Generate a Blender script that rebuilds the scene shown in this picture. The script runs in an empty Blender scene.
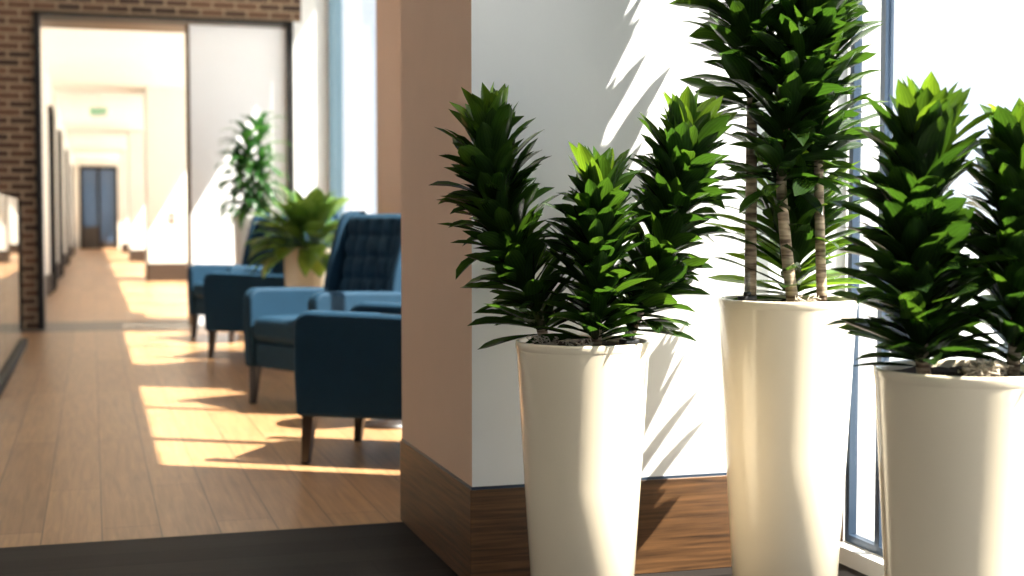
import bpy, math, random
from mathutils import Vector, Matrix, noise

scene = bpy.context.scene
COL = scene.collection
PI = math.pi
SUN = Vector((-1.0, 0.58, -1.66)).normalized()      # direction the sunlight travels

# ------------------------------------------------------------------ view
scene.view_settings.view_transform = 'Standard'
scene.view_settings.look = 'None'
scene.view_settings.gamma = 1.0
scene.view_settings.use_curve_mapping = False
scene.view_settings.exposure = 0.0
try:
    scene.cycles.use_denoising = True
    scene.cycles.denoiser = 'OPENIMAGEDENOISE'
    scene.cycles.max_bounces = 10
    scene.cycles.transparent_max_bounces = 16
    scene.cycles.sample_clamp_indirect = 6.0
    scene.cycles.caustics_reflective = False
    scene.cycles.caustics_refractive = False
except Exception:
    pass


# ------------------------------------------------------------------ mesh builder
class MB:
    def __init__(self):
        self.v = []; self.f = []; self.mi = []; self.uv = {}; self.val = []; self.sm = []

    def add(self, verts, faces, mi=0, val=0.0, smooth=False, uvs=None):
        o = len(self.v)
        self.v += [tuple(p) for p in verts]
        self.val += [val] * len(verts)
        for k, f in enumerate(faces):
            if uvs: self.uv[len(self.f)] = [uvs[i] for i in f]
            self.f.append(tuple(i + o for i in f)); self.mi.append(mi); self.sm.append(smooth)
        return self

    def box(self, x0, x1, y0, y1, z0, z1, mi=0):
        v = [(x0, y0, z0), (x1, y0, z0), (x1, y1, z0), (x0, y1, z0), (x0, y0, z1), (x1, y0, z1), (x1, y1, z1), (x0, y1, z1)]
        return self.add(v, [(0, 3, 2, 1), (4, 5, 6, 7), (0, 1, 5, 4), (1, 2, 6, 5), (2, 3, 7, 6), (3, 0, 4, 7)], mi)

    def lathe(self, prof, n=48, c=(0, 0, 0), mi=0, cap0=False, cap1=False, smooth=True):
        v = []; f = []
        for (r, z) in prof:
            for k in range(n):
                a = 2 * PI * k / n
                v.append((c[0] + r * math.cos(a), c[1] + r * math.sin(a), c[2] + z))
        for i in range(len(prof) - 1):
            for k in range(n):
                k2 = (k + 1) % n
                f.append((i * n + k, i * n + k2, (i + 1) * n + k2, (i + 1) * n + k))
        if cap0: f.append(tuple(reversed(range(n))))
        if cap1: f.append(tuple((len(prof) - 1) * n + k for k in range(n)))
        return self.add(v, f, mi, smooth=smooth)

    def tube(self, pts, rad, n=8, mi=0, smooth=True, val=0.0):
        pts = [Vector(p) for p in pts]
        if not isinstance(rad, (list, tuple)): rad = [rad] * len(pts)
        v = []; f = []
        up = Vector((0.31, 0.17, 0.93))
        for i, p in enumerate(pts):
            t = (pts[min(i + 1, len(pts) - 1)] - pts[max(i - 1, 0)]).normalized()
            a = t.cross(up)
            if a.length < 1e-3: a = t.cross(Vector((1, 0, 0)))
            a.normalize(); b = t.cross(a)
            for k in range(n):
                w = 2 * PI * k / n
                v.append(p + (a * math.cos(w) + b * math.sin(w)) * rad[i])
        for i in range(len(pts) - 1):
            for k in range(n):
                k2 = (k + 1) % n
                f.append((i * n + k, i * n + k2, (i + 1) * n + k2, (i + 1) * n + k))
        f.append(tuple(reversed(range(n)))); f.append(tuple((len(pts) - 1) * n + k for k in range(n)))
        return self.add(v, f, mi, val=val, smooth=smooth)

    def prism(self, poly, axis, a0, a1, mi=0):
        """poly in the plane normal to axis ('y': (x,z))"""
        def P(u, w, a):
            return (u, a, w) if axis == 'y' else ((a, u, w) if axis == 'x' else (u, w, a))
        n = len(poly)
        v = [P(u, w, a0) for u, w in poly] + [P(u, w, a1) for u, w in poly]
        f = [tuple(range(n)), tuple(reversed(range(n, 2 * n)))]
        for k in range(n):
            k2 = (k + 1) % n
            f.append((k, k + n, k2 + n, k2))
        return self.add(v, f, mi)

    def build(self, name, mat, parent=None, bevel=0.0, seg=3, subsurf=0, smooth=None, fix=True):
        me = bpy.data.meshes.new(name)
        me.from_pydata(self.v, [], self.f)
        mats = mat if isinstance(mat, (list, tuple)) else [mat]
        for m in mats: me.materials.append(m)
        me.polygons.foreach_set('material_index', self.mi)
        me.polygons.foreach_set('use_smooth', [s if smooth is None else smooth for s in self.sm])
        if self.uv:
            ul = me.uv_layers.new(name='UVMap')
            for pi_, uvs in self.uv.items():
                st = me.polygons[pi_].loop_start
                for k, q in enumerate(uvs): ul.data[st + k].uv = q
        if any(self.val):
            at = me.attributes.new('tint', 'FLOAT', 'POINT')
            at.data.foreach_set('value', self.val)
        if fix and not self.uv:
            import bmesh
            bm = bmesh.new(); bm.from_mesh(me)
            bmesh.ops.recalc_face_normals(bm, faces=bm.faces)
            bm.to_mesh(me); bm.free()
        me.update()
        o = bpy.data.objects.new(name, me); COL.objects.link(o)
        if parent: o.parent = parent
        if bevel:
            b = o.modifiers.new('bevel', 'BEVEL'); b.width = bevel; b.segments = seg; b.limit_method = 'ANGLE'; b.angle_limit = 0.6
            me.polygons.foreach_set('use_smooth', [True] * len(me.polygons))
            b.harden_normals = True
        if subsurf:
            s = o.modifiers.new('subsurf', 'SUBSURF'); s.levels = subsurf; s.render_levels = subsurf
        return o


def thing(name, label, cat, loc=(0, 0, 0), rz=0.0, group=None):
    o = bpy.data.objects.new(name, None); COL.objects.link(o)
    o.location = loc; o.rotation_euler = (0, 0, rz)
    o['label'] = label; o['category'] = cat
    if group: o['group'] = group
    o.empty_display_size = 0.1
    return o


def tag(o, label, cat, group=None, kind=None):
    o['label'] = label; o['category'] = cat
    if group: o['group'] = group
    if kind: o['kind'] = kind
    return o


def struct(name, mb, mat, bevel=0.0):
    o = mb.build(name, mat, bevel=bevel); o['kind'] = 'structure'
    return o


def struct_empty(name):
    o = bpy.data.objects.new(name, None); COL.objects.link(o); o['kind'] = 'structure'
    return o


def dup(root, loc, rz, label=None, group=None):
    r = root.copy(); COL.objects.link(r); r.location = loc; r.rotation_euler = (0, 0, rz)
    if label: r['label'] = label
    if group: r['group'] = group
    for ch in list(root.children):
        c = ch.copy(); COL.objects.link(c); c.parent = r
        for g in ch.children:
            d = g.copy(); COL.objects.link(d); d.parent = c
    return r


# ------------------------------------------------------------------ materials
def new_mat(name):
    m = bpy.data.materials.new(name); m.use_nodes = True
    nt = m.node_tree
    for n in list(nt.nodes): nt.nodes.remove(n)
    out = nt.nodes.new('ShaderNodeOutputMaterial')
    return m, nt, out


def N(nt, typ, **kw):
    n = nt.nodes.new(typ)
    for k, v in kw.items():
        if k in n.inputs.keys(): n.inputs[k].default_value = v
        else: setattr(n, k, v)
    return n


def L(nt, a, b): nt.links.new(a, b)


def rgba(c): return (c[0], c[1], c[2], 1.0)


def simple(name, col, rough=0.5, spec=0.5, metal=0.0, coat=0.0, var=0.0, vscale=8.0, bump=0.0, bscale=60.0, sheen=0.0, coat_rough=0.05):
    m, nt, out = new_mat(name)
    b = N(nt, 'ShaderNodeBsdfPrincipled')
    b.inputs['Base Color'].default_value = rgba(col)
    b.inputs['Roughness'].default_value = rough
    b.inputs['Specular IOR Level'].default_value = spec
    b.inputs['Metallic'].default_value = metal
    b.inputs['Coat Weight'].default_value = coat
    b.inputs['Coat Roughness'].default_value = coat_rough
    if sheen:
        b.inputs['Sheen Weight'].default_value = sheen
        b.inputs['Sheen Roughness'].default_value = 0.4
        b.inputs['Sheen Tint'].default_value = rgba((0.35, 0.7, 0.9))
    tc = N(nt, 'ShaderNodeTexCoord')
    nz = N(nt, 'ShaderNodeTexNoise', Scale=vscale, Detail=4.0)
    L(nt, tc.outputs['Object'], nz.inputs['Vector'])
    if var:
        mx = N(nt, 'ShaderNodeMix', data_type='RGBA')
        mx.inputs[6].default_value = rgba([c * (1 - var) for c in col])
        mx.inputs[7].default_value = rgba([min(1, c * (1 + var)) for c in col])
        L(nt, nz.outputs['Fac'], mx.inputs[0]); L(nt, mx.outputs[2], b.inputs['Base Color'])
    if bump:
        n2 = N(nt, 'ShaderNodeTexNoise', Scale=bscale, Detail=5.0)
        L(nt, tc.outputs['Object'], n2.inputs['Vector'])
        bp = N(nt, 'ShaderNodeBump', Strength=bump, Distance=0.01)
        L(nt, n2.outputs['Fac'], bp.inputs['Height']); L(nt, bp.outputs['Normal'], b.inputs['Normal'])
    L(nt, b.outputs[0], out.inputs['Surface'])
    return m


def plank_mat(name, ca, cb, seam, width, length, along='y', off=(0, 0), rough=0.35, grain=0.35, spec=0.4):
    m, nt, out = new_mat(name)
    b = N(nt, 'ShaderNodeBsdfPrincipled', Roughness=rough)
    b.inputs['Specular IOR Level'].default_value = spec
    tc = N(nt, 'ShaderNodeTexCoord')
    mp = N(nt, 'ShaderNodeMapping')
    mp.inputs['Location'].default_value = (off[0], off[1], 0)
    L(nt, tc.outputs['Object'], mp.inputs['Vector'])
    sep = N(nt, 'ShaderNodeSeparateXYZ'); L(nt, mp.outputs[0], sep.inputs[0])
    cmb = N(nt, 'ShaderNodeCombineXYZ')
    if along == 'y':
        L(nt, sep.outputs['Y'], cmb.inputs['X']); L(nt, sep.outputs['X'], cmb.inputs['Y'])
    else:
        L(nt, sep.outputs['X'], cmb.inputs['X']); L(nt, sep.outputs['Y'], cmb.inputs['Y'])
    br = N(nt, 'ShaderNodeTexBrick')
    br.offset = 0.37; br.offset_frequency = 2
    br.inputs['Color1'].default_value = rgba(ca); br.inputs['Color2'].default_value = rgba(cb)
    br.inputs['Mortar'].default_value = rgba(seam)
    br.inputs['Scale'].default_value = 1.0
    br.inputs['Mortar Size'].default_value = 0.0022
    br.inputs['Mortar Smooth'].default_value = 0.2
    br.inputs['Brick Width'].default_value = length
    br.inputs['Row Height'].default_value = width
    L(nt, cmb.outputs[0], br.inputs['Vector'])
    # grain stretched along the plank
    mg = N(nt, 'ShaderNodeMapping'); mg.inputs['Scale'].default_value = (1.2, 22.0, 1.0)
    L(nt, cmb.outputs[0], mg.inputs['Vector'])
    ng = N(nt, 'ShaderNodeTexNoise', Scale=2.2, Detail=8.0, Roughness=0.62, Distortion=0.6)
    L(nt, mg.outputs[0], ng.inputs['Vector'])
    rp = N(nt, 'ShaderNodeMapRange')
    rp.inputs[1].default_value = 0.3; rp.inputs[2].default_value = 0.7
    rp.inputs[3].default_value = 1.0 - grain; rp.inputs[4].default_value = 1.0 + grain * 0.5
    L(nt, ng.outputs['Fac'], rp.inputs[0])
    mul = N(nt, 'ShaderNodeVectorMath', operation='SCALE')
    L(nt, br.outputs['Color'], mul.inputs[0]); L(nt, rp.outputs[0], mul.inputs['Scale'])
    L(nt, mul.outputs[0], b.inputs['Base Color'])
    bp = N(nt, 'ShaderNodeBump', Strength=0.25, Distance=0.002)
    inv = N(nt, 'ShaderNodeMath', operation='SUBTRACT'); inv.inputs[0].default_value = 1.0
    L(nt, br.outputs['Fac'], inv.inputs[1]); L(nt, inv.outputs[0], bp.inputs['Height'])
    L(nt, bp.outputs['Normal'], b.inputs['Normal'])
    L(nt, b.outputs[0], out.inputs['Surface'])
    return m


def brick_mat():
    m, nt, out = new_mat('brown_brick')
    b = N(nt, 'ShaderNodeBsdfPrincipled', Roughness=0.9)
    tc = N(nt, 'ShaderNodeTexCoord')
    sep = N(nt, 'ShaderNodeSeparateXYZ'); L(nt, tc.outputs['Object'], sep.inputs[0])
    ad = N(nt, 'ShaderNodeMath', operation='ADD'); L(nt, sep.outputs['X'], ad.inputs[0]); L(nt, sep.outputs['Y'], ad.inputs[1])
    cmb = N(nt, 'ShaderNodeCombineXYZ'); L(nt, ad.outputs[0], cmb.inputs['X']); L(nt, sep.outputs['Z'], cmb.inputs['Y'])
    br = N(nt, 'ShaderNodeTexBrick'); br.offset = 0.5
    br.inputs['Color1'].default_value = (0.026, 0.014, 0.009, 1)
    br.inputs['Color2'].default_value = (0.125, 0.062, 0.034, 1)
    br.inputs['Mortar'].default_value = (0.26, 0.185, 0.12, 1)
    br.inputs['Scale'].default_value = 1.0
    br.inputs['Mortar Size'].default_value = 0.012
    br.inputs['Bias'].default_value = 0.05
    br.inputs['Brick Width'].default_value = 0.215
    br.inputs['Row Height'].default_value = 0.075
    L(nt, cmb.outputs[0], br.inputs['Vector'])
    nz = N(nt, 'ShaderNodeTexNoise', Scale=30.0, Detail=4.0); L(nt, tc.outputs['Object'], nz.inputs['Vector'])
    rp = N(nt, 'ShaderNodeMapRange'); rp.inputs[3].default_value = 0.6; rp.inputs[4].default_value = 1.4
    L(nt, nz.outputs['Fac'], rp.inputs[0])
    mul = N(nt, 'ShaderNodeVectorMath', operation='SCALE')
    L(nt, br.outputs['Color'], mul.inputs[0]); L(nt, rp.outputs[0], mul.inputs['Scale'])
    L(nt, mul.outputs[0], b.inputs['Base Color'])
    bp = N(nt, 'ShaderNodeBump', Strength=0.6, Distance=0.01)
    inv = N(nt, 'ShaderNodeMath', operation='SUBTRACT'); inv.inputs[0].default_value = 1.0
    L(nt, br.outputs['Fac'], inv.inputs[1]); L(nt, inv.outputs[0], bp.inputs['Height'])
    L(nt, bp.outputs['Normal'], b.inputs['Normal'])
    L(nt, b.outputs[0], out.inputs['Surface'])
    return m


def wood_mat(name, ca, cb, along='x', rough=0.4):
    m, nt, out = new_mat(name)
    b = N(nt, 'ShaderNodeBsdfPrincipled', Roughness=rough)
    tc = N(nt, 'ShaderNodeTexCoord')
    mp = N(nt, 'ShaderNodeMapping')
    mp.inputs['Scale'].default_value = (1.5, 1.5, 40.0)
    L(nt, tc.outputs['Object'], mp.inputs['Vector'])
    ng = N(nt, 'ShaderNodeTexNoise', Scale=2.0, Detail=9.0, Roughness=0.65, Distortion=0.4)
    L(nt, mp.outputs[0], ng.inputs['Vector'])
    cr = N(nt, 'ShaderNodeValToRGB')
    cr.color_ramp.elements[0].position = 0.32; cr.color_ramp.elements[0].color = rgba(ca)
    cr.color_ramp.elements[1].position = 0.68; cr.color_ramp.elements[1].color = rgba(cb)
    L(nt, ng.outputs['Fac'], cr.inputs[0]); L(nt, cr.outputs[0], b.inputs['Base Color'])
    L(nt, b.outputs[0], out.inputs['Surface'])
    return m


def glass_mat(name, tint=(0.97, 0.985, 1.0), refl=1.0):
    m, nt, out = new_mat(name)
    t = N(nt, 'ShaderNodeBsdfTransparent', Color=rgba(tint))
    g = N(nt, 'ShaderNodeBsdfGlossy', Roughness=0.0)
    fr = N(nt, 'ShaderNodeFresnel')
    ge = N(nt, 'ShaderNodeNewGeometry')                 # same reflectance from either side of the sheet
    ior = N(nt, 'ShaderNodeMapRange'); ior.inputs[3].default_value = 1.42; ior.inputs[4].default_value = 1 / 1.42
    L(nt, ge.outputs['Backfacing'], ior.inputs[0]); L(nt, ior.outputs[0], fr.inputs['IOR'])
    mu = N(nt, 'ShaderNodeMath', operation='MULTIPLY'); mu.inputs[1].default_value = refl
    L(nt, fr.outputs[0], mu.inputs[0])
    mx = N(nt, 'ShaderNodeMixShader')
    L(nt, mu.outputs[0], mx.inputs[0]); L(nt, t.outputs[0], mx.inputs[1]); L(nt, g.outputs[0], mx.inputs[2])
    L(nt, mx.outputs[0], out.inputs['Surface'])
    return m


def leaf_mat(name, dark, young, trans_d, trans_y, tw=0.35, rough=0.32):
    m, nt, out = new_mat(name)
    at = N(nt, 'ShaderNodeAttribute', attribute_name='tint')
    uv = N(nt, 'ShaderNodeUVMap')
    sep = N(nt, 'ShaderNodeSeparateXYZ'); L(nt, uv.outputs[0], sep.inputs[0])
    # fine stripes along the blade
    wv = N(nt, 'ShaderNodeMath', operation='MULTIPLY'); wv.inputs[1].default_value = 38.0
    L(nt, sep.outputs['X'], wv.inputs[0])
    sn = N(nt, 'ShaderNodeMath', operation='SINE'); L(nt, wv.outputs[0], sn.inputs[0])
    st = N(nt, 'ShaderNodeMapRange'); st.inputs[1].default_value = -1; st.inputs[3].default_value = 0.85; st.inputs[4].default_value = 1.15
    L(nt, sn.outputs[0], st.inputs[0])
    def pair(a, c):
        mx = N(nt, 'ShaderNodeMix', data_type='RGBA'); mx.inputs[6].default_value = rgba(a); mx.inputs[7].default_value = rgba(c)
        L(nt, at.outputs['Fac'], mx.inputs[0])
        sc = N(nt, 'ShaderNodeVectorMath', operation='SCALE')
        L(nt, mx.outputs[2], sc.inputs[0]); L(nt, st.outputs[0], sc.inputs['Scale'])
        return sc.outputs[0]
    b = N(nt, 'ShaderNodeBsdfPrincipled', Roughness=rough)
    b.inputs['Specular IOR Level'].default_value = 0.5
    L(nt, pair(dark, young), b.inputs['Base Color'])
    tr = N(nt, 'ShaderNodeBsdfTranslucent'); L(nt, pair(trans_d, trans_y), tr.inputs['Color'])
    mx = N(nt, 'ShaderNodeMixShader'); mx.inputs[0].default_value = tw
    L(nt, b.outputs[0], mx.inputs[1]); L(nt, tr.outputs[0], mx.inputs[2])
    L(nt, mx.outputs[0], out.inputs['Surface'])
    return m


M = {}
M['white'] = simple('white_paint', (0.78, 0.78, 0.77), 0.55, 0.3, var=0.02, bump=0.02)
M['tan'] = simple('tan_wall', (0.66, 0.455, 0.335), 0.6, 0.25, var=0.03, bump=0.03)
M['cream'] = simple('cream_paint', (0.78, 0.75, 0.68), 0.6, 0.3, var=0.02)
M['ceiling'] = simple('ceiling_paint', (0.85, 0.83, 0.78), 0.8, 0.2, var=0.01)
M['panel'] = simple('panel_white', (0.80, 0.80, 0.82), 0.45, 0.4, var=0.015)
M['black'] = simple('black_steel', (0.010, 0.009, 0.009), 0.55, 0.25, var=0.1)
M['bronze'] = simple('bronze_metal', (0.11, 0.068, 0.036), 0.45, 0.4, metal=0.3, var=0.1)
M['slate'] = simple('slate_blue_aluminium', (0.035, 0.06, 0.10), 0.35, 0.5, metal=0.2, var=0.05)
M['grey_alu'] = simple('grey_aluminium', (0.10, 0.16, 0.20), 0.35, 0.5, metal=0.3, var=0.05)
M['brick'] = brick_mat()
M['oak'] = plank_mat('oak_planks', (0.335, 0.178, 0.080), (0.43, 0.238, 0.112), (0.12, 0.065, 0.033), 0.183, 1.9, 'y', off=(-0.016, 0.35), rough=0.36, grain=0.30)
M['dark_oak'] = plank_mat('charcoal_planks', (0.008, 0.007, 0.0065), (0.024, 0.020, 0.018), (0.003, 0.0025, 0.002), 0.15, 1.7, 'x', off=(0.3, 0.08), rough=0.5, grain=0.35, spec=0.05)
M['base_wood'] = wood_mat('walnut_baseboard', (0.032, 0.015, 0.006), (0.165, 0.078, 0.030), rough=0.42)
M['dark_base'] = wood_mat('dark_baseboard', (0.03, 0.018, 0.011), (0.06, 0.036, 0.022), rough=0.5)
M['pot'] = simple('cream_gloss_planter', (0.89, 0.765, 0.58), 0.2, 0.5, coat=0.6, var=0.01)
M['white_pot'] = simple('white_gloss_planter', (0.84, 0.83, 0.80), 0.25, 0.5, coat=0.5, var=0.01)
M['soil'] = simple('potting_soil', (0.055, 0.036, 0.024), 0.95, 0.1, var=0.7, vscale=90, bump=1.0, bscale=120)
M['moss'] = simple('dried_moss', (0.50, 0.43, 0.34), 0.9, 0.1, var=0.4, vscale=40)
M['bark'] = None
M['leaf'] = leaf_mat('dracaena_leaf', (0.012, 0.026, 0.008), (0.060, 0.15, 0.016), (0.050, 0.13, 0.010), (0.42, 0.66, 0.03), 0.34, 0.24)
M['leaf_broad'] = leaf_mat('broad_leaf', (0.030, 0.080, 0.016), (0.12, 0.22, 0.04), (0.14, 0.28, 0.03), (0.48, 0.66, 0.10), 0.36, 0.28)
M['leaf_slender'] = leaf_mat('slender_leaf', (0.010, 0.040, 0.013), (0.035, 0.12, 0.022), (0.035, 0.15, 0.025), (0.15, 0.38, 0.05), 0.34, 0.32)
M['velvet'] = simple('teal_velvet', (0.006, 0.029, 0.057), 0.7, 0.18, var=0.15, vscale=14, bump=0.05, bscale=200, sheen=0.04)
M['dark_wood'] = simple('espresso_wood', (0.018, 0.011, 0.008), 0.35, 0.5, var=0.2)
M['glass'] = glass_mat('window_glass', refl=0.55)
M['glass_rail'] = glass_mat('balustrade_glass', (0.93, 0.96, 0.95))
M['blue_glass'] = simple('blue_door_glass', (0.055, 0.10, 0.18), 0.06, 0.6, var=0.3, vscale=1.2)
M['black_plastic'] = simple('black_plastic', (0.012, 0.012, 0.014), 0.35, 0.5)
M['clear'] = glass_mat('clear_plastic', (0.9, 0.93, 0.95))
M['exit_white'] = simple('sign_white', (0.8, 0.8, 0.78), 0.5)
m, nt, out = new_mat('exit_green')
e = N(nt, 'ShaderNodeEmission', Color=(0.10, 0.55, 0.22, 1), Strength=1.3); L(nt, e.outputs[0], out.inputs['Surface']); M['exit_green'] = m
M['door_dark'] = simple('dark_door', (0.03, 0.025, 0.022), 0.4, 0.5, var=0.2)
M['threshold'] = simple('grey_threshold', (0.075, 0.058, 0.045), 0.4, 0.5, var=0.1)
M['paving'] = simple('pale_paving', (0.62, 0.62, 0.60), 0.9, 0.2, var=0.1, vscale=3)
M['facade'] = simple('pale_facade', (0.72, 0.76, 0.78), 0.8, 0.2, var=0.03)
# ringed bark of the canes
m, nt, out = new_mat('ringed_bark')
b = N(nt, 'ShaderNodeBsdfPrincipled', Roughness=0.85)
tc = N(nt, 'ShaderNodeTexCoord'); mp = N(nt, 'ShaderNodeMapping'); mp.inputs['Scale'].default_value = (12, 12, 75)
L(nt, tc.outputs['Object'], mp.inputs['Vector'])
nz = N(nt, 'ShaderNodeTexNoise', Scale=1.0, Detail=3.0); L(nt, mp.outputs[0], nz.inputs['Vector'])
cr = N(nt, 'ShaderNodeValToRGB')
cr.color_ramp.elements[0].position = 0.38; cr.color_ramp.elements[0].color = (0.10, 0.058, 0.034, 1)
cr.color_ramp.elements[1].position = 0.62; cr.color_ramp.elements[1].color = (0.56, 0.43, 0.29, 1)
L(nt, nz.outputs['Fac'], cr.inputs[0]); L(nt, cr.outputs[0], b.inputs['Base Color'])
bp = N(nt, 'ShaderNodeBump', Strength=0.7, Distance=0.006); L(nt, nz.outputs['Fac'], bp.inputs['Height']); L(nt, bp.outputs['Normal'], b.inputs['Normal'])
L(nt, b.outputs[0], out.inputs['Surface']); M['bark'] = m

# ------------------------------------------------------------------ room constants
PX0, PX1, PY0, PY1 = 0.98, 2.12, 3.60, 4.49     # pillar
XW = 2.25                                        # window plane of the lounge
XN = 2.14                                        # window plane of the near bay
BY = 13.4                                        # brick wall face
CZ = 3.5                                         # ceiling
HEAD = 3.42
NHEAD = 2.98

# floors
b = MB(); b.box(-5.0, 2.6, 4.46, 13.1, -0.12, 0.0); struct('floor', b, M['oak'])
b = MB(); b.box(-0.7, 2.6, 14.3, 53.0, -0.12, 0.0); struct('floor_corridor', b, M['oak'])
b = MB(); b.box(-5.0, 2.6, -2.6, 4.46, -0.12, 0.0); struct('floor_dark', b, M['dark_oak'])
b = MB(); b.box(-5.0, 2.6, 13.1, 14.3, -0.12, 0.001); struct('trim_1', b, M['threshold'])
# ceilings
b = MB(); b.box(-5.0, XW + 0.03, -2.6, 14.5, CZ, CZ + 0.15); struct('ceiling', b, M['ceiling'])
b = MB(); b.box(-0.75, XW + 0.03, 14.5, 53.0, 3.2, 3.4); struct('ceiling_corridor', b, M['ceiling'])

# pillar beside the planters: white front, tan flank
b = MB(); b.box(PX0, PX1, PY0, PY1, 0.275, CZ)
b.mi = [0, 0, 0, 0, 1, 1]
struct('wall_pillar', b, [M['white'], M['tan']])
b = MB(); b.box(PX0 - 0.006, PX1, PY0 - 0.006, PY1 + 0.006, 0.0, 0.268); struct('baseboard_pillar', b, M['base_wood'], bevel=0.002)
b = MB(); b.box(PX0 - 0.002, PX1, PY0 - 0.002, PY1 + 0.002, 0.267, 0.276); struct('trim_2', b, M['slate'])
# pier further along the window wall
b = MB(); b.box(1.75, XW + 0.03, 7.75, 8.75, 0.275, CZ); b.mi = [0, 0, 0, 0, 1, 1]; struct('wall_pier', b, [M['white'], M['tan']])
b = MB(); b.box(1.744, XW + 0.03, 7.744, 8.756, 0.0, 0.275); struct('baseboard_pier', b, M['dark_base'])

# window wall: lintels, sills
b = MB()
b.box(XW - 0.1, XW + 0.03, PY1, 13.4, HEAD, CZ + 0.15)
b.box(XN - 0.06, XN + 0.03, -2.6, PY0, NHEAD, CZ + 0.15)
b.box(PX1, XW + 0.03, PY0 + 0.02, PY1, 0.0, CZ)
b.box(XN - 0.06, XN + 0.3, -2.6, -0.4, 0.0, NHEAD)
struct('wall_right', b, M['white'])


def window(n, x, y0, y1, z0, z1, mull, frame=None, fw=0.05, dep=0.08, transom=()):
    frame = frame or M['slate']
    w = struct_empty('window_%d' % n)
    f = MB()
    f.box(x - dep / 2, x + dep / 2, y0, y0 + fw, z0, z1)
    f.box(x - dep / 2, x + dep / 2, y1 - fw, y1, z0, z1)
    f.box(x - dep / 2, x + dep / 2, y0 + fw, y1 - fw, z0, z0 + fw)
    f.box(x - dep / 2, x + dep / 2, y0 + fw, y1 - fw, z1 - fw, z1)
    f.build('window_frame', frame, w)
    for (m0, m1) in mull:
        q = MB(); q.box(x - dep / 2, x + dep / 2, m0, m1, z0 + fw, z1 - fw); q.build('mullion', frame, w)
    for t in transom:
        q = MB(); q.box(x - dep / 2 + .004, x + dep / 2 - .004, y0 + fw, y1 - fw, t - .02, t + .02); q.build('transom', frame, w)
    edges = [y0 + fw] + [e_ for mm in mull for e_ in mm] + [y1 - fw]
    for i in range(0, len(edges), 2):
        g = MB(); g.box(x - 0.004, x + 0.004, edges[i], edges[i + 1], z0 + fw, z1 - fw); g.build('pane', M['glass'], w)
    s = MB(); s.box(x - 0.06, x + 0.03, y0, y1, 0.0, z0); s.build('window_sill', M['white'], w)
    return w


window(1, XN, -0.4, PY0, 0.05, NHEAD, [(1.40, 1.43), (3.412, 3.437)], fw=0.024, dep=0.026)
window(2, XW, 4.58, 7.75, 0.06, HEAD, [(5.33, 5.38), (6.46, 6.50)], M['grey_alu'])
window(3, XW, 8.75, 13.38, 0.06, HEAD, [(10.3, 10.35), (13.06, 13.09)], M['grey_alu'])
b = MB(); b.box(PX1 - 0.02, XW + 0.03, PY1, 4.58, 0, HEAD); struct('trim_3', b, M['white'])

# brick end wall with the wide framed opening
OX0, OX1, OZ = -0.49, 1.87, 2.91
b = MB()
b.box(-5.0, OX0, BY, BY + 0.3, 0, CZ); b.box(OX0, 1.95, BY, BY + 0.3, OZ, CZ)
struct('wall_brick', b, M['brick'])
b = MB(); b.box(1.95, XW + 0.03, BY, BY + 0.3, 0, CZ); b.box(OX1, 1.95, BY, BY + 0.3, 0, OZ); struct('wall_back', b, M['white'])
fr = struct_empty('door_1')
q = MB(); q.box(OX0, OX0 + 0.055, BY - 0.03, BY + 0.33, 0, OZ); q.box(OX1 - 0.055, OX1, BY - 0.03, BY + 0.33, 0, OZ)
q.box(OX0, OX1, BY - 0.03, BY + 0.33, OZ - 0.03, OZ); q.build('door_frame', M['black'], fr)
q = MB(); q.box(0.90, OX1 - 0.06, BY + 0.05, BY + 0.10, 0.01, OZ - 0.06); q.build('sliding_panel', M['panel'], fr)
q = MB(); q.box(0.865, 0.90, BY + 0.04, BY + 0.11, 0.01, OZ - 0.06); q.build('panel_edge', M['bronze'], fr)
# soffit and lining of the opening
b = MB(); b.box(-0.7, XW + 0.03, BY + 0.33, 14.5, OZ, CZ); struct('trim_4', b, M['bronze'])

# corridor beyond
b = MB(); b.box(-0.75, -0.6, 13.7, 53.0, 0.0, 3.2); struct('wall_corridor_left', b, M['cream'])
b = MB(); b.box(-0.62, -0.585, 13.8, 53.0, 0.0, 0.28); struct('baseboard_left', b, M['dark_base'])
for i, y in enumerate((19.6, 25.0, 32.0, 41.0)):
    b = MB(); b.box(-0.62, -0.57, y, y + 0.7, 0.28, 3.2); struct('wall_pilaster' + ('' if i == 0 else '.%03d' % i), b, M['cream'])
    b = MB(); b.box(-0.62, -0.55, y - 0.01, y + 0.71, 0.0, 0.28); struct('baseboard_pilaster' + ('' if i == 0 else '.%03d' % i), b, M['dark_base'])
    d = struct_empty('door_%d' % (i + 2))
    q = MB(); q.box(-0.61, -0.555, y + 1.0, y + 1.9, 0.0, 2.55); q.build('door_leaf', M['door_dark'], d)
    q = MB(); q.box(-0.60, -0.515, y + 0.92, y + 1.0, 0.0, 2.62); q.box(-0.60, -0.515, y + 1.9, y + 1.98, 0.0, 2.62); q.box(-0.60, -0.515, y + 0.92, y + 1.98, 2.55, 2.62)
    q.build('door_frame', M['black'], d)
for i, (y, x1) in enumerate(((23.6, 2.45), (35.0, 2.45), (45.0, 2.45))):
    s = '' if i == 0 else '.%03d' % i
    b = MB(); b.box(0.88, x1, y, y + 1.2, 0.30, 3.2); struct('wall_corridor_pier' + s, b, M['cream'])
    b = MB(); b.box(0.87, x1, y - 0.01, y + 1.21, 0.0, 0.30); struct('baseboard_corridor' + s, b, M['dark_base'])
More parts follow.
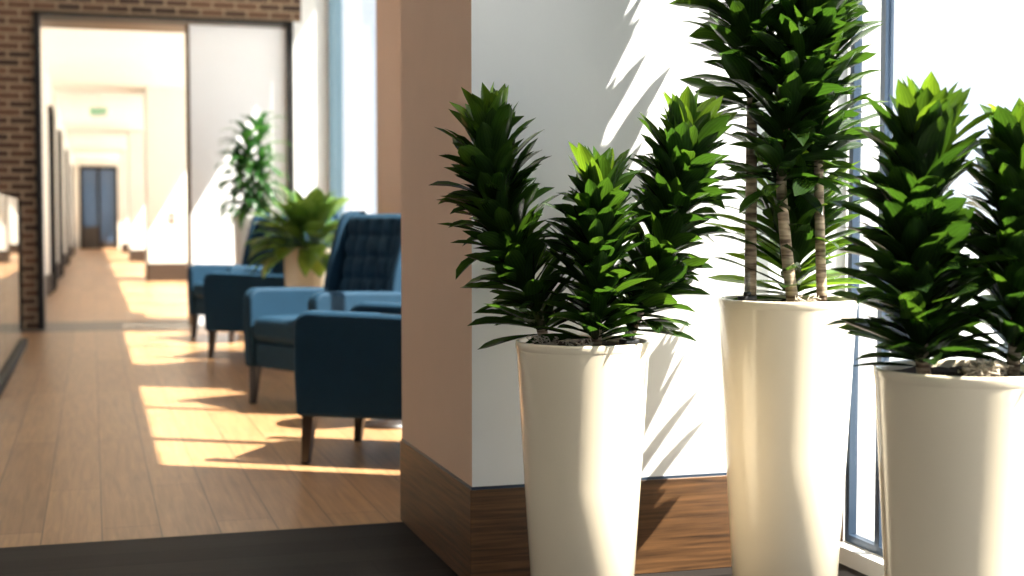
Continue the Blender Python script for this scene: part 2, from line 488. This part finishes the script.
# wall plate on first pier
sw = thing('light_switch', 'small white switch plate on the cream corridor pier', 'switch', (1.27, 23.6, 1.05))
q = MB(); q.box(-0.05, 0.05, -0.012, -0.001, -0.08, 0.08); q.build('plate', M['bronze'], sw, bevel=0.004)
q = MB(); q.box(-0.015, 0.015, -0.02, -0.012, -0.03, 0.03); q.build('rocker', M['exit_white'], sw, bevel=0.003)
window(4, XW, 13.75, 23.6, 0.06, 3.2, [(16.2, 16.35), (18.3, 18.5), (20.9, 21.1)], M['grey_alu'])
window(5, XW, 24.8, 35.0, 0.06, 3.2, [(28.0, 28.4), (31.6, 32.0)], M['grey_alu'])
window(6, XW, 36.2, 45.0, 0.06, 3.2, [(39.0, 39.4), (42.0, 42.4)], M['grey_alu'])
# end wall with glazed double door
b = MB(); b.box(-0.75, -0.42, 52.0, 52.2, 0, 3.2); b.box(0.90, 2.45, 52.0, 52.2, 0, 3.2); b.box(-0.42, 0.90, 52.0, 52.2, 2.98, 3.2)
struct('wall_end', b, M['cream'])
d = struct_empty('door_6')
q = MB(); q.box(-0.42, -0.32, 51.95, 52.15, 0, 2.98); q.box(0.80, 0.90, 51.95, 52.15, 0, 2.98); q.box(-0.32, 0.80, 51.95, 52.15, 2.85, 2.98); q.box(0.20, 0.28, 51.95, 52.15, 0, 2.85)
q.build('door_frame', M['black'], d)
q = MB(); q.box(-0.32, 0.20, 52.02, 52.06, 0.0, 2.85); q.build('door_leaf', M['blue_glass'], d)
q = MB(); q.box(0.28, 0.80, 52.02, 52.06, 0.0, 2.85); q.build('door_leaf', M['blue_glass'], d)
q = MB(); q.box(-0.32, 0.20, 51.98, 52.02, 0.0, 0.8); q.box(0.28, 0.80, 51.98, 52.02, 0.0, 0.25); q.build('kick_plate', M['door_dark'], d)

# exit sign hanging in the corridor
ex = thing('exit_sign', 'small green lit exit sign hanging from the corridor ceiling', 'sign', (0.13, 25.0, 2.80))
ex.scale = (0.85, 0.85, 0.85)
q = MB(); q.box(-0.16, 0.16, -0.02, 0.02, 0.0, 0.19); q.build('housing', M['exit_white'], ex, bevel=0.006)
q = MB(); q.box(-0.01, 0.01, -0.01, 0.01, 0.19, 0.471); q.build('mount', M['exit_white'], ex)
cu = bpy.data.curves.new('exit_text', 'FONT'); cu.body = 'EXIT'; cu.size = 0.165; cu.align_x = 'CENTER'; cu.align_y = 'CENTER'; cu.extrude = 0.004; cu.offset = 0.004
to = bpy.data.objects.new('exit_text', cu); COL.objects.link(to)
dg = bpy.context.evaluated_depsgraph_get()
me = bpy.data.meshes.new_from_object(to.evaluated_get(dg))
bpy.data.objects.remove(to)
lo = bpy.data.objects.new('lettering', me); COL.objects.link(lo); lo.parent = ex
lo.location = (0, -0.024, 0.095); lo.rotation_euler = (PI / 2, 0, 0)
me.materials.clear(); me.materials.append(M['exit_green'])

# unseen walls closing the room, their openings added to let in fill light
b = MB(); b.box(-5.0, -2.0, -2.8, -2.6, 0, CZ); b.box(1.6, XN + 0.03, -2.8, -2.6, 0, CZ); b.box(-2.0, 1.6, -2.8, -2.6, 0, 0.4); b.box(-2.0, 1.6, -2.8, -2.6, 2.9, CZ); struct('wall_front', b, M['white'])
b = MB(); b.box(-5.2, -5.0, -2.8, 7.4, 0, CZ + 0.15); b.box(-5.2, -5.0, 12.4, 13.7, 0, CZ + 0.15); b.box(-5.2, -5.0, 7.4, 12.4, 0, 0.5); b.box(-5.2, -5.0, 7.4, 12.4, 2.9, CZ + 0.15)  # mostly solid to cut ambient light, opening added to brighten the pier
struct('wall_left', b, M['cream'])

# outside ground and opposite facade
b = MB(); b.box(2.6, 60, -40, 90, -0.3, -0.15); struct('ground', b, M['paving'])

# glass balustrade on the left
gb = thing('glass_balustrade', 'frameless glass balustrade in a black floor channel by the brick wall', 'railing', (-0.55, 0, 0))
for (y0, y1) in ((4.6, 6.95), (6.97, 9.38), (9.40, 11.8)):
    q = MB(); q.box(-0.008, 0.008, y0, y1, 0.03, 1.17); q.build('glass_panel', M['glass_rail'], gb)
q = MB(); q.box(-0.035, -0.009, 4.6, 11.8, 0.0, 0.055); q.box(0.009, 0.035, 4.6, 11.8, 0.0, 0.055); q.box(-0.009, 0.009, 4.6, 11.8, 0.0, 0.03)
q.build('floor_channel', M['black'], gb)

# ------------------------------------------------------------------ leaves and plants
def leaf(mb, base, d, nrm, length, width, droop, fold=0.35, tint=0.0, seg=7, wmax=0.45, twist=0.0, sharp=1.0):
    """blade from base along d; nrm = upper side; droop = radians of bend toward the ground"""
    d = Vector(d).normalized()
    side = d.cross(Vector(nrm))
    if side.length < 1e-4: side = d.cross(Vector((1, 0, 0)))
    side.normalize()
    up = side.cross(d).normalized()
    p = Vector(base)
    v = []; f = []; uv = []
    step = length / seg
    for i in range(seg + 1):
        t = i / seg
        if t < wmax: w = 0.22 + 0.78 * math.sin(0.5 * PI * t / wmax) ** 1.1
        else: w = max(0.0, math.cos(0.5 * PI * ((t - wmax) / (1 - wmax)) ** (1.25 * sharp)))
        w *= width * 0.5
        if i == seg: w = 0.0004
        rot = Matrix.Rotation(twist * t, 3, d)
        s = rot @ side; u = rot @ up
        lift = fold * w
        v += [p - s * w + u * lift, p - s * w * 0.5 + u * lift * 0.35, p, p + s * w * 0.5 + u * lift * 0.35, p + s * w + u * lift]
        uv += [(0, t), (.25, t), (.5, t), (.75, t), (1, t)]
        p = p + d * step
        # bend: turn d about side toward -up/gravity
        ang = -droop / seg * (0.5 + t)
        R = Matrix.Rotation(ang, 3, side)
        d = (R @ d).normalized(); up = side.cross(d).normalized()
    for i in range(seg):
        a = i * 5
        for k in range(4):
            f.append((a + k, a + k + 1, a + k + 6, a + k + 5))
    mb.add(v, f, 0, val=tint, smooth=True, uvs=uv)


def path_eval(pts, t):
    t = max(0, min(1, t)) * (len(pts) - 1)
    i = min(int(t), len(pts) - 2); u = t - i
    p0 = pts[max(i - 1, 0)]; p1 = pts[i]; p2 = pts[i + 1]; p3 = pts[min(i + 2, len(pts) - 1)]
    def cr(a, b_, c, d_):
        return 0.5 * ((2 * b_) + (c - a) * u + (2 * a - 5 * b_ + 4 * c - d_) * u * u + (3 * b_ - a - 3 * c + d_) * u ** 3)
    return Vector([cr(p0[k], p1[k], p2[k], p3[k]) for k in range(3)])


def dracaena(label, base, pts, n, length, width, t0=0.10, cane_r=0.012, seed=1, low_el=14, top_el=74, mid_el=44, group=None, name='dracaena', tipn=10, cap_taper=0.10, young=0.12):
    """a leafy cane: pts are offsets from base (x,y,z)"""
    rnd = random.Random(seed)
    th = thing(name, label, 'plant', base, group=group)
    P = [Vector(p) for p in pts]
    c = MB(); cp = [path_eval(P, k / 14) for k in range(15)]
    c.tube(cp, [cane_r * (1.15 - 0.45 * k / 14) for k in range(15)], 10)
    c.build('cane', M['bark'], th)
    fb = MB()
    for i in range(n):
        t = t0 + (1 - t0) * (i / (n - 1)) ** 0.97
        p = path_eval(P, t)
        ax = (path_eval(P, min(1, t + 0.02)) - path_eval(P, t - 0.02)).normalized()
        az = i * 2.39996 + rnd.uniform(-0.3, 0.3)
        ref = ax.cross(Vector((0, 1, 0.2))).normalized(); ref2 = ax.cross(ref).normalized()
        rad = ref * math.cos(az) + ref2 * math.sin(az)
        q = (t - t0) / (1 - t0)
        # lower leaves level, middle ones rising, the tip nearly upright
        if q < 0.25: e0 = low_el + (mid_el - low_el) * (q / 0.25) ** 0.7
        else: e0 = mid_el + (top_el - mid_el) * ((q - 0.25) / 0.75) ** 1.9
        el = math.radians(e0 + rnd.gauss(0, 10))
        d = rad * math.cos(el) + ax * math.sin(el)
        Lh = length * rnd.uniform(0.72, 1.2) * (1.0 - cap_taper * max(0, (q - 0.8) / 0.2) ** 2)
        W = width * rnd.uniform(0.82, 1.15)
        dr = rnd.uniform(0.25, 0.95) * (1.0 - 0.7 * max(0, (q - 0.6) / 0.4))
        if q < 0.2: dr *= 0.6
        elif rnd.random() < 0.06: dr += 0.8
        ti = max(0.0, min(1, young * rnd.random() ** 2 + rnd.uniform(0.35, 1.0) * max(0, (q - 0.85) / 0.15) ** 1.3)) + 0.001
        leaf(fb, p + rad * cane_r * 0.6, d, ax - d * ax.dot(d), Lh, W, dr, fold=rnd.uniform(0.15, 0.5), tint=ti, twist=rnd.uniform(-0.7, 0.7), wmax=rnd.uniform(0.42, 0.55), sharp=1.35)
    fb.build('foliage', M['leaf'], th)
    return th


def planter(label, loc, h, r, group=None, mat=None, taper=0.74, depth=0.013):
    th = thing('planter', label, 'planter', loc, group=group)
    s = MB(); rb = r * taper
    prof = [(rb * 0.9, 0.0), (rb, 0.012), (rb + (r - rb) * 0.5, h * 0.5), (r * 0.985, h - 0.03), (r * 0.992, h - 0.022), (r, h - 0.006), (r * 0.992, h), (r * 0.955, h), (r * 0.945, h - 0.008), (r * 0.93, h - 0.12)]
    s.lathe(prof, 72, cap0=True)
    s.build('pot_shell', mat or M['pot'], th)
    q = MB(); q.lathe([(r * 0.993, h - 0.020), (r * 1.0005, h - 0.017), (r * 1.004, h - 0.005), (r * 1.001, h), (r * 0.985, h + 0.0012), (r * 0.95, h - 0.001), (r * 0.947, h - 0.008)], 72)
    q.build('rim', mat or M['pot'], th)
    rr = r * 0.935; g = MB()
    rnd = random.Random(int(loc[0] * 1000))
    v = [(0, 0, h - depth + 0.006)]; f = []
    NR, NA = 9, 48
    for i in range(1, NR + 1):
        for k in range(NA):
            a = 2 * PI * k / NA; q = rr * i / NR
            v.append((q * math.cos(a), q * math.sin(a), h - depth + (0.012 * noise.noise(Vector((q * math.cos(a) * 30, q * math.sin(a) * 30, loc[1]))) if i < NR else -0.004)))
    for k in range(NA):
        f.append((0, 1 + k, 1 + (k + 1) % NA))
    for i in range(NR - 1):
        for k in range(NA):
            a = 1 + i * NA + k; a2 = 1 + i * NA + (k + 1) % NA
            f.append((a, a + NA, a2 + NA, a2))
    g.add(v, f, smooth=True)
    so = g.build('soil', M['soil'], th)
    return th


def moss_clump(label, loc, r, seed, n=46):
    rnd = random.Random(seed); mb = MB()
    for i in range(n):
        pts = []
        p = Vector((rnd.gauss(0, r * 0.35), rnd.gauss(0, r * 0.35), abs(rnd.gauss(0, r * 0.25)) + 0.003))
        d = Vector((rnd.uniform(-1, 1), rnd.uniform(-1, 1), rnd.uniform(-0.3, 0.6))).normalized()
        for k in range(7):
            pts.append(p.copy()); p += d * r * 0.22
            d = (d + Vector((rnd.uniform(-1, 1), rnd.uniform(-1, 1), rnd.uniform(-.8, .6)))).normalized()
            p.z = max(0.002, min(p.z, r * 0.9))
            if math.hypot(p.x, p.y) > r: d = (d - Vector((p.x, p.y, 0)).normalized()).normalized()
        mb.tube(pts, 0.0016, 4)
    o = mb.build('moss_clump', M['moss'])
    o.location = loc
    tag(o, label, 'moss', kind='stuff')
    return o


def gauge(label, loc, tube_h, rz=0.3):
    t = thing('water_gauge', label, 'gauge', loc, rz, group=None)
    q = MB(); q.box(-0.022, 0.022, -0.015, 0.015, 0.0, 0.028); q.build('gauge_base', M['black_plastic'], t, bevel=0.004)
    q = MB(); q.lathe([(0.007, 0.026), (0.007, tube_h), (0.004, tube_h + 0.004)], 14, cap0=True, cap1=True); q.build('gauge_tube', M['clear'], t)
    q = MB(); q.lathe([(0.010, 0.026), (0.010, 0.036), (0.008, 0.038)], 14, cap0=True, cap1=True); q.build('gauge_collar', M['black_plastic'], t)
    return t


TH = math.radians(16.9)
R_ = Vector((math.cos(TH), -math.sin(TH), 0)); F_ = Vector((math.sin(TH), math.cos(TH), 0))
def rf(r, f, z):      # offset given as sideways / away / up as one stands facing the planters
    return tuple(R_ * r + F_ * f + Vector((0, 0, z)))


# --- left planter
A = Vector((1.155, 3.20, 0)); AH = 0.705; AR = 0.166
planter('cream tapered planter in front of the corner of the pillar, three bushy plants in it', A, AH, AR, 'tall cream planters')
sz = AH - 0.013
dracaena('left leaning dracaena of the planter at the pillar corner', A + Vector(rf(-0.085, 0.0, sz)), [rf(0, 0, -0.02), rf(-0.04, 0, 0.12), rf(-0.10, 0.0, 0.28), rf(-0.13, 0.0, 0.39), rf(-0.14, 0, 0.495)], 240, 0.158, 0.046, 0.11, seed=3)
dracaena('short upright dracaena in the middle of the planter at the pillar corner', A + Vector(rf(0.03, -0.06, sz)), [rf(0, 0, -0.02), rf(0.0, -.005, 0.11), rf(0.0, -0.01, 0.24), rf(0.005, -0.01, 0.355)], 205, 0.150, 0.044, 0.11, seed=8)
dracaena('right leaning dracaena of the planter at the pillar corner', A + Vector(rf(0.10, 0.03, sz)), [rf(0, 0, -0.02), rf(0.06, 0, 0.13), rf(0.115, 0.0, 0.29), rf(0.135, 0.0, 0.385), rf(0.15, 0, 0.48)], 240, 0.158, 0.046, 0.11, seed=15)
moss_clump('pale dried moss clump on the soil at the left rim of the corner planter', A + Vector(rf(-0.098, -0.055, sz - 0.004)), 0.036, 4, 90)
moss_clump('brown root tangle on the soil in the middle of the corner planter', A + Vector(rf(-0.01, -0.10, sz - 0.004)), 0.032, 6, 40)
gauge('black water gauge in the soil at the right rim of the corner planter', A + Vector(rf(0.108, -0.082, sz - 0.004)), 0.05)

# --- tall planter with canes
B_ = Vector((1.715, 3.20, 0)); BH = 0.80; BR = 0.178
planter('tallest cream tapered planter, middle of the three, ringed bare canes rising from it', B_, BH, BR, 'tall cream planters')
sz = BH - 0.013
dracaena('bare caned dracaena at the left of the middle planter, crown highest', B_ + Vector(rf(-0.09, 0.03, sz)), [rf(0, 0, -0.02), rf(0.0, 0, 0.35), rf(0.0, 0.03, 0.65), rf(-0.04, 0.08, 1.0), rf(-0.11, 0.10, 1.45)], 290, 0.185, 0.050, 0.36, cane_r=0.014, seed=21, low_el=0)
dracaena('leaning ringed cane dracaena in the centre of the middle planter', B_ + Vector(rf(0.01, -0.04, sz)), [rf(0, 0, -0.02), rf(-0.025, 0, 0.18), rf(-0.035, -0.005, 0.36), rf(0.0, -0.02, 0.58), rf(0.04, -0.02, 0.74)], 210, 0.165, 0.048, 0.42, cane_r=0.014, seed=27, low_el=-12)
dracaena('straight ringed cane dracaena at the right of the middle planter', B_ + Vector(rf(0.085, -0.03, sz)), [rf(0, 0, -0.02), rf(-0.01, 0, 0.22), rf(-0.015, 0.0, 0.45), rf(-0.01, 0.0, 0.66), rf(0.0, 0, 0.80)], 200, 0.165, 0.048, 0.36, cane_r=0.012, seed=33, low_el=-12)
dracaena('low bushy dracaena behind the canes of the middle planter', B_ + Vector(rf(0.03, 0.08, sz)), [rf(0, 0, -0.02), rf(0.0, 0.0, 0.09), rf(0.0, 0.0, 0.17), rf(0.0, 0.0, 0.24)], 105, 0.225, 0.05, 0.10, seed=39, low_el=8, mid_el=40, young=0.9)
gauge('black water gauge with a clear tube beside the left bare cane', B_ + Vector(rf(-0.115, -0.07, sz - 0.004)), 0.085)
moss_clump('dry moss on the soil around the canes of the middle planter', B_ + Vector(rf(0.03, -0.11, sz - 0.004)), 0.032, 12, 40)

# --- right planter, nearest
C_ = Vector((1.575, 2.24, 0)); CH = 0.722; CR = 0.166
planter('cream tapered planter nearest the camera, two dark bushy plants in it', C_, CH, CR, 'tall cream planters')
sz = CH - 0.013
dracaena('dark dracaena with yellow green tip at the left of the nearest planter', C_ + Vector(rf(-0.080, -0.02, sz)), [rf(0, 0, -0.02), rf(-0.015, 0, 0.13), rf(-0.02, 0.0, 0.28), rf(-0.01, 0.0, 0.41)], 245, 0.155, 0.048, 0.11, seed=45)
dracaena('dracaena at the right of the nearest planter, cut by the photo edge', C_ + Vector(rf(0.09, 0.0, sz)), [rf(0, 0, -0.02), rf(0.01, 0, 0.13), rf(0.015, 0.0, 0.27), rf(0.015, 0.0, 0.385)], 240, 0.155, 0.048, 0.11, seed=51)
moss_clump('pale dry moss on the soil of the nearest planter', C_ + Vector(rf(0.015, -0.07, sz - .004)), 0.042, 14, 90)


# --- broad leaved plant between the chairs, slender one by the sliding panel
def broad_plant(label, base, n, length, width, spread, seed, mat, droop=(0.5, 1.2), stalk=0.16, el=(10, 80), name='leafy_plant'):
    rnd = random.Random(seed)
    th = thing(name, label, 'plant', base)
    st = MB(); fb = MB()
    for i in range(n):
        az = i * 2.39996 + rnd.uniform(-.3, .3); q = (i + 0.5) / n
        e_ = math.radians(el[0] + (el[1] - el[0]) * q + rnd.uniform(-8, 8))
        r0 = spread * 0.25 * rnd.random()
        p = Vector((r0 * math.cos(az), r0 * math.sin(az), -0.02))
        d = Vector((math.cos(az) * math.cos(e_), math.sin(az) * math.cos(e_), math.sin(e_)))
        Lq = stalk * rnd.uniform(0.75, 1.2)
        pts = [p, p + d * Lq * 0.5 + Vector((0, 0, Lq * .18)), p + d * Lq + Vector((0, 0, Lq * .28))]
        st.tube(pts, [0.005, 0.004, 0.003], 6)
        d2 = (d + Vector((0, 0, -0.1))).normalized()
        leaf(fb, pts[2], d2, Vector((0, 0, 1)), length * rnd.uniform(.8, 1.15), width * rnd.uniform(.8, 1.15), rnd.uniform(*droop), fold=0.25, tint=rnd.random() * 0.7 + 0.02, wmax=0.4)
    st.build('stalks', mat, th); fb.build('foliage', mat, th)
    return th


D_ = Vector((1.405, 9.38, 0))
planter('cream planter between the armchair pairs holding a broad leaved plant', D_, 0.82, 0.175, 'planters among the armchairs', taper=0.8)
broad_plant('broad leaved green plant spilling from the planter between the armchairs', D_ + Vector((0, 0, 0.79)), 95, 0.26, 0.135, 0.2, 61, M['leaf_broad'], stalk=0.17, el=(-15, 84))

E_ = Vector((1.375, 12.64, 0))
planter('tall white planter in front of the white sliding panel', E_, 1.04, 0.165, 'planters among the armchairs', M['white_pot'], taper=0.8)
rnd = random.Random(71)
th = thing('slender_plant', 'tall plant with drooping slender leaves before the white sliding panel', 'plant', E_ + Vector((0, 0, 1.01)))
st = MB(); fb = MB()
for c in range(5):
    ang = c * 1.3 + .4; hh = (0.80, 0.62, 0.5, 0.70, 0.4)[c]
    P = [Vector((0.03 * math.cos(ang), 0.03 * math.sin(ang), -0.02)), Vector((0.07 * math.cos(ang), 0.07 * math.sin(ang), hh * .5)), Vector((0.10 * math.cos(ang), 0.10 * math.sin(ang), hh))]
    st.tube([path_eval(P, k / 8) for k in range(9)], 0.009, 8)
    for i in range(38):
        t = 0.15 + 0.85 * i / 37; p = path_eval(P, t); az = i * 2.4 + c
        e_ = math.radians(20 + 50 * (i / 37) ** 2 + rnd.uniform(-12, 12))
        d = Vector((math.cos(az) * math.cos(e_), math.sin(az) * math.cos(e_), math.sin(e_)))
        leaf(fb, p, d, Vector((0, 0, 1)), rnd.uniform(.26, .38), rnd.uniform(.055, .08), rnd.uniform(1.6, 2.5), fold=.3, tint=rnd.random() * .6 + .02)
st.build('canes', M['bark'], th); fb.build('foliage', M['leaf_slender'], th)


# ------------------------------------------------------------------ armchairs
def arm_poly():
    p = [(-0.33, 0.20), (0.445, 0.20)]
    r = 0.07; cx, cz = 0.455 - r, 0.635 - r
    p.append((0.455, 0.40))
    for k in range(9):
        a = (PI / 2) * k / 8
        p.append((cx + r * math.cos(a), cz + r * math.sin(a)))
    p += [(0.10, 0.628), (-0.10, 0.620), (-0.33, 0.615)]
    return p


def make_chair(label, loc, rz, group):
    t = thing('armchair', label, 'armchair', loc, rz, group)
    V = M['velvet']
    q = MB(); q.box(-0.30, 0.43, -0.262, 0.262, 0.205, 0.345); q.build('seat_frame', V, t, bevel=0.02)
    q = MB(); q.box(-0.24, 0.46, -0.255, 0.255, 0.347, 0.485); q.build('seat_cushion', V, t, bevel=0.045, seg=5)
    for s in (-1, 1):
        q = MB(); q.prism(arm_poly(), 'y', s * 0.265, s * 0.350); q.build('armrest', V, t, bevel=0.022, seg=4)
    # tufted backrest, leaning back
    NX, NZ = 49, 57; W, H = 0.54, 0.60
    v = []; f = []
    def face(u, w, fr):
        y = (u - 0.5) * W; z = 0.44 + w * H
        lean = -0.17 - 0.11 * w
        edge = min(u, 1 - u) * W; top = (1 - w) * H
        rnd_ = 0.0
        for dd in (edge, top):
            if dd < 0.045: rnd_ += 0.045 - math.sqrt(max(0, 0.045 ** 2 - (0.045 - dd) ** 2))
        if fr:
            cu_ = u * 5; cw = w * 5.0
            fu = abs((cu_ % 1) - 0.5) * 2; fw_ = abs((cw % 1) - 0.5) * 2      # 1 at seams
            puff = 0.030 * (1 - fu ** 4) * (1 - fw_ ** 4)
            if w > 0.93: puff = 0.03
            x = lean + 0.055 + puff - rnd_
        else:
            x = lean - 0.065 + rnd_ * 0.8
        return (x, y, z)
    for fr in (True, False):
        for j in range(NZ):
            for i in range(NX):
                v.append(face(i / (NX - 1), j / (NZ - 1), fr))
    o = NX * NZ
    for j in range(NZ - 1):
        for i in range(NX - 1):
            a = j * NX + i
            f.append((a, a + 1, a + NX + 1, a + NX)); f.append((o + a, o + a + NX, o + a + NX + 1, o + a + 1))
    for j in range(NZ - 1):
        a = j * NX; f.append((a, a + NX, o + a + NX, o + a)); a = j * NX + NX - 1; f.append((a, o + a, o + a + NX, a + NX))
    for i in range(NX - 1):
        f.append((i, o + i, o + i + 1, i + 1)); a = (NZ - 1) * NX + i; f.append((a, a + 1, o + a + 1, o + a))
    q = MB(); q.add(v, f, smooth=True); q.build('backrest', V, t)
    for s in (-1, 1):
        poly = [(-0.33, 0.60), (-0.06, 0.60), (-0.085, 0.74), (-0.13, 0.88), (-0.17, 1.0), (-0.20, 1.045), (-0.25, 1.06), (-0.345, 1.06), (-0.335, 0.80)]
        q = MB(); q.prism(poly, 'y', s * 0.268, s * 0.325); q.build('wing', V, t, bevel=0.018, seg=4)
    for (x, s, dx) in ((0.40, 1, 0.02), (0.40, -1, 0.02), (-0.26, 1, -0.06), (-0.26, -1, -0.06)):
        q = MB()
        y = s * 0.30; a = 0.026; c = 0.016
        vv = [(x - a, y - a, .212), (x + a, y - a, .212), (x + a, y + a, .212), (x - a, y + a, .212), (x + dx - c, y - c, 0), (x + dx + c, y - c, 0), (x + dx + c, y + c, 0), (x + dx - c, y + c, 0)]
        q.add(vv, [(0, 1, 2, 3), (7, 6, 5, 4), (0, 4, 5, 1), (1, 5, 6, 2), (2, 6, 7, 3), (3, 7, 4, 0)])
        q.build('leg', M['dark_wood'], t, bevel=0.004)
    return t


def place(front_leg, facing, side):
    """chair centre such that the front leg on `side` (+1 left, -1 right) stands at front_leg"""
    f = Vector((facing[0], facing[1], 0)).normalized(); l = Vector((-f.y, f.x, 0))
    c = Vector((front_leg[0], front_leg[1], 0)) - f * 0.42 - l * 0.30 * side
    return c, math.atan2(f.y, f.x)


GA = 'teal armchairs by the windows'
c, rz = place((0.83, 5.66), (-0.85, 0.52), 1)
ch = make_chair('dark blue armchair closest to the pillar, seen from its shaded side', c, rz, GA)
c, rz = place((0.83, 7.62), (-0.90, -0.44), -1)
dup(ch, c, rz, 'blue armchair with tall tufted back, turned to the nearest armchair', GA)
c, rz = place((0.81, 10.2), (-0.85, 0.52), 1)
dup(ch, c, rz, 'shaded dark blue armchair just in front of the farthest armchair', GA)
c, rz = place((0.81, 11.98), (-0.90, -0.44), -1)
dup(ch, c, rz, 'farthest blue armchair, beside the white sliding panel', GA)

# round side table between the two near armchairs
t = thing('side_table', 'small round dark side table between the two nearest armchairs', 'table', (1.38, 6.62, 0))
q = MB(); q.lathe([(0.0005, 0.49), (0.215, 0.49), (0.222, 0.497), (0.222, 0.508), (0.215, 0.515), (0.0005, 0.515)], 56); q.build('tabletop', M['dark_wood'], t)
q = MB(); q.lathe([(0.025, 0.02), (0.02, 0.06), (0.02, 0.45), (0.04, 0.49)], 24, cap0=True, cap1=True); q.build('pedestal', M['dark_wood'], t)
q = MB(); q.lathe([(0.15, 0.0), (0.15, 0.012), (0.03, 0.03)], 40, cap0=True, cap1=True); q.build('foot', M['dark_wood'], t)

# ------------------------------------------------------------------ light
sun = bpy.data.lights.new('sun', 'SUN'); sun.energy = 27.0; sun.angle = math.radians(0.53); sun.color = (1.0, 0.93, 0.80)
so = bpy.data.objects.new('sun', sun); COL.objects.link(so)
so.rotation_euler = SUN.to_track_quat('-Z', 'Y').to_euler(); so.location = (20, -10, 30)

w = bpy.data.worlds.new('sky'); scene.world = w; w.use_nodes = True
nt = w.node_tree
for n in list(nt.nodes): nt.nodes.remove(n)
out = N(nt, 'ShaderNodeOutputWorld'); bg = N(nt, 'ShaderNodeBackground')
tc = N(nt, 'ShaderNodeTexCoord'); sp = N(nt, 'ShaderNodeSeparateXYZ'); L(nt, tc.outputs['Generated'], sp.inputs[0])
cr = N(nt, 'ShaderNodeValToRGB')
cr.color_ramp.elements[0].position = 0.0; cr.color_ramp.elements[0].color = (0.88, 0.92, 0.98, 1)
cr.color_ramp.elements[1].position = 0.8; cr.color_ramp.elements[1].color = (0.62, 0.80, 1.0, 1)
L(nt, sp.outputs['Z'], cr.inputs[0]); L(nt, cr.outputs[0], bg.inputs['Color']); bg.inputs['Strength'].default_value = 1.6
L(nt, bg.outputs[0], out.inputs['Surface'])

# ------------------------------------------------------------------ camera
cam = bpy.data.cameras.new('camera'); co = bpy.data.objects.new('camera', cam); COL.objects.link(co)
co.location = (0, 0, 1.0); co.rotation_euler = (math.radians(90 - 2.78), 0, -TH)
cam.sensor_width = 36.0; cam.lens = 36.0 * 1380 / 1024
cam.dof.use_dof = True; cam.dof.focus_distance = 3.25; cam.dof.aperture_fstop = 2.8
cam.clip_start = 0.05; cam.clip_end = 300
scene.camera = co
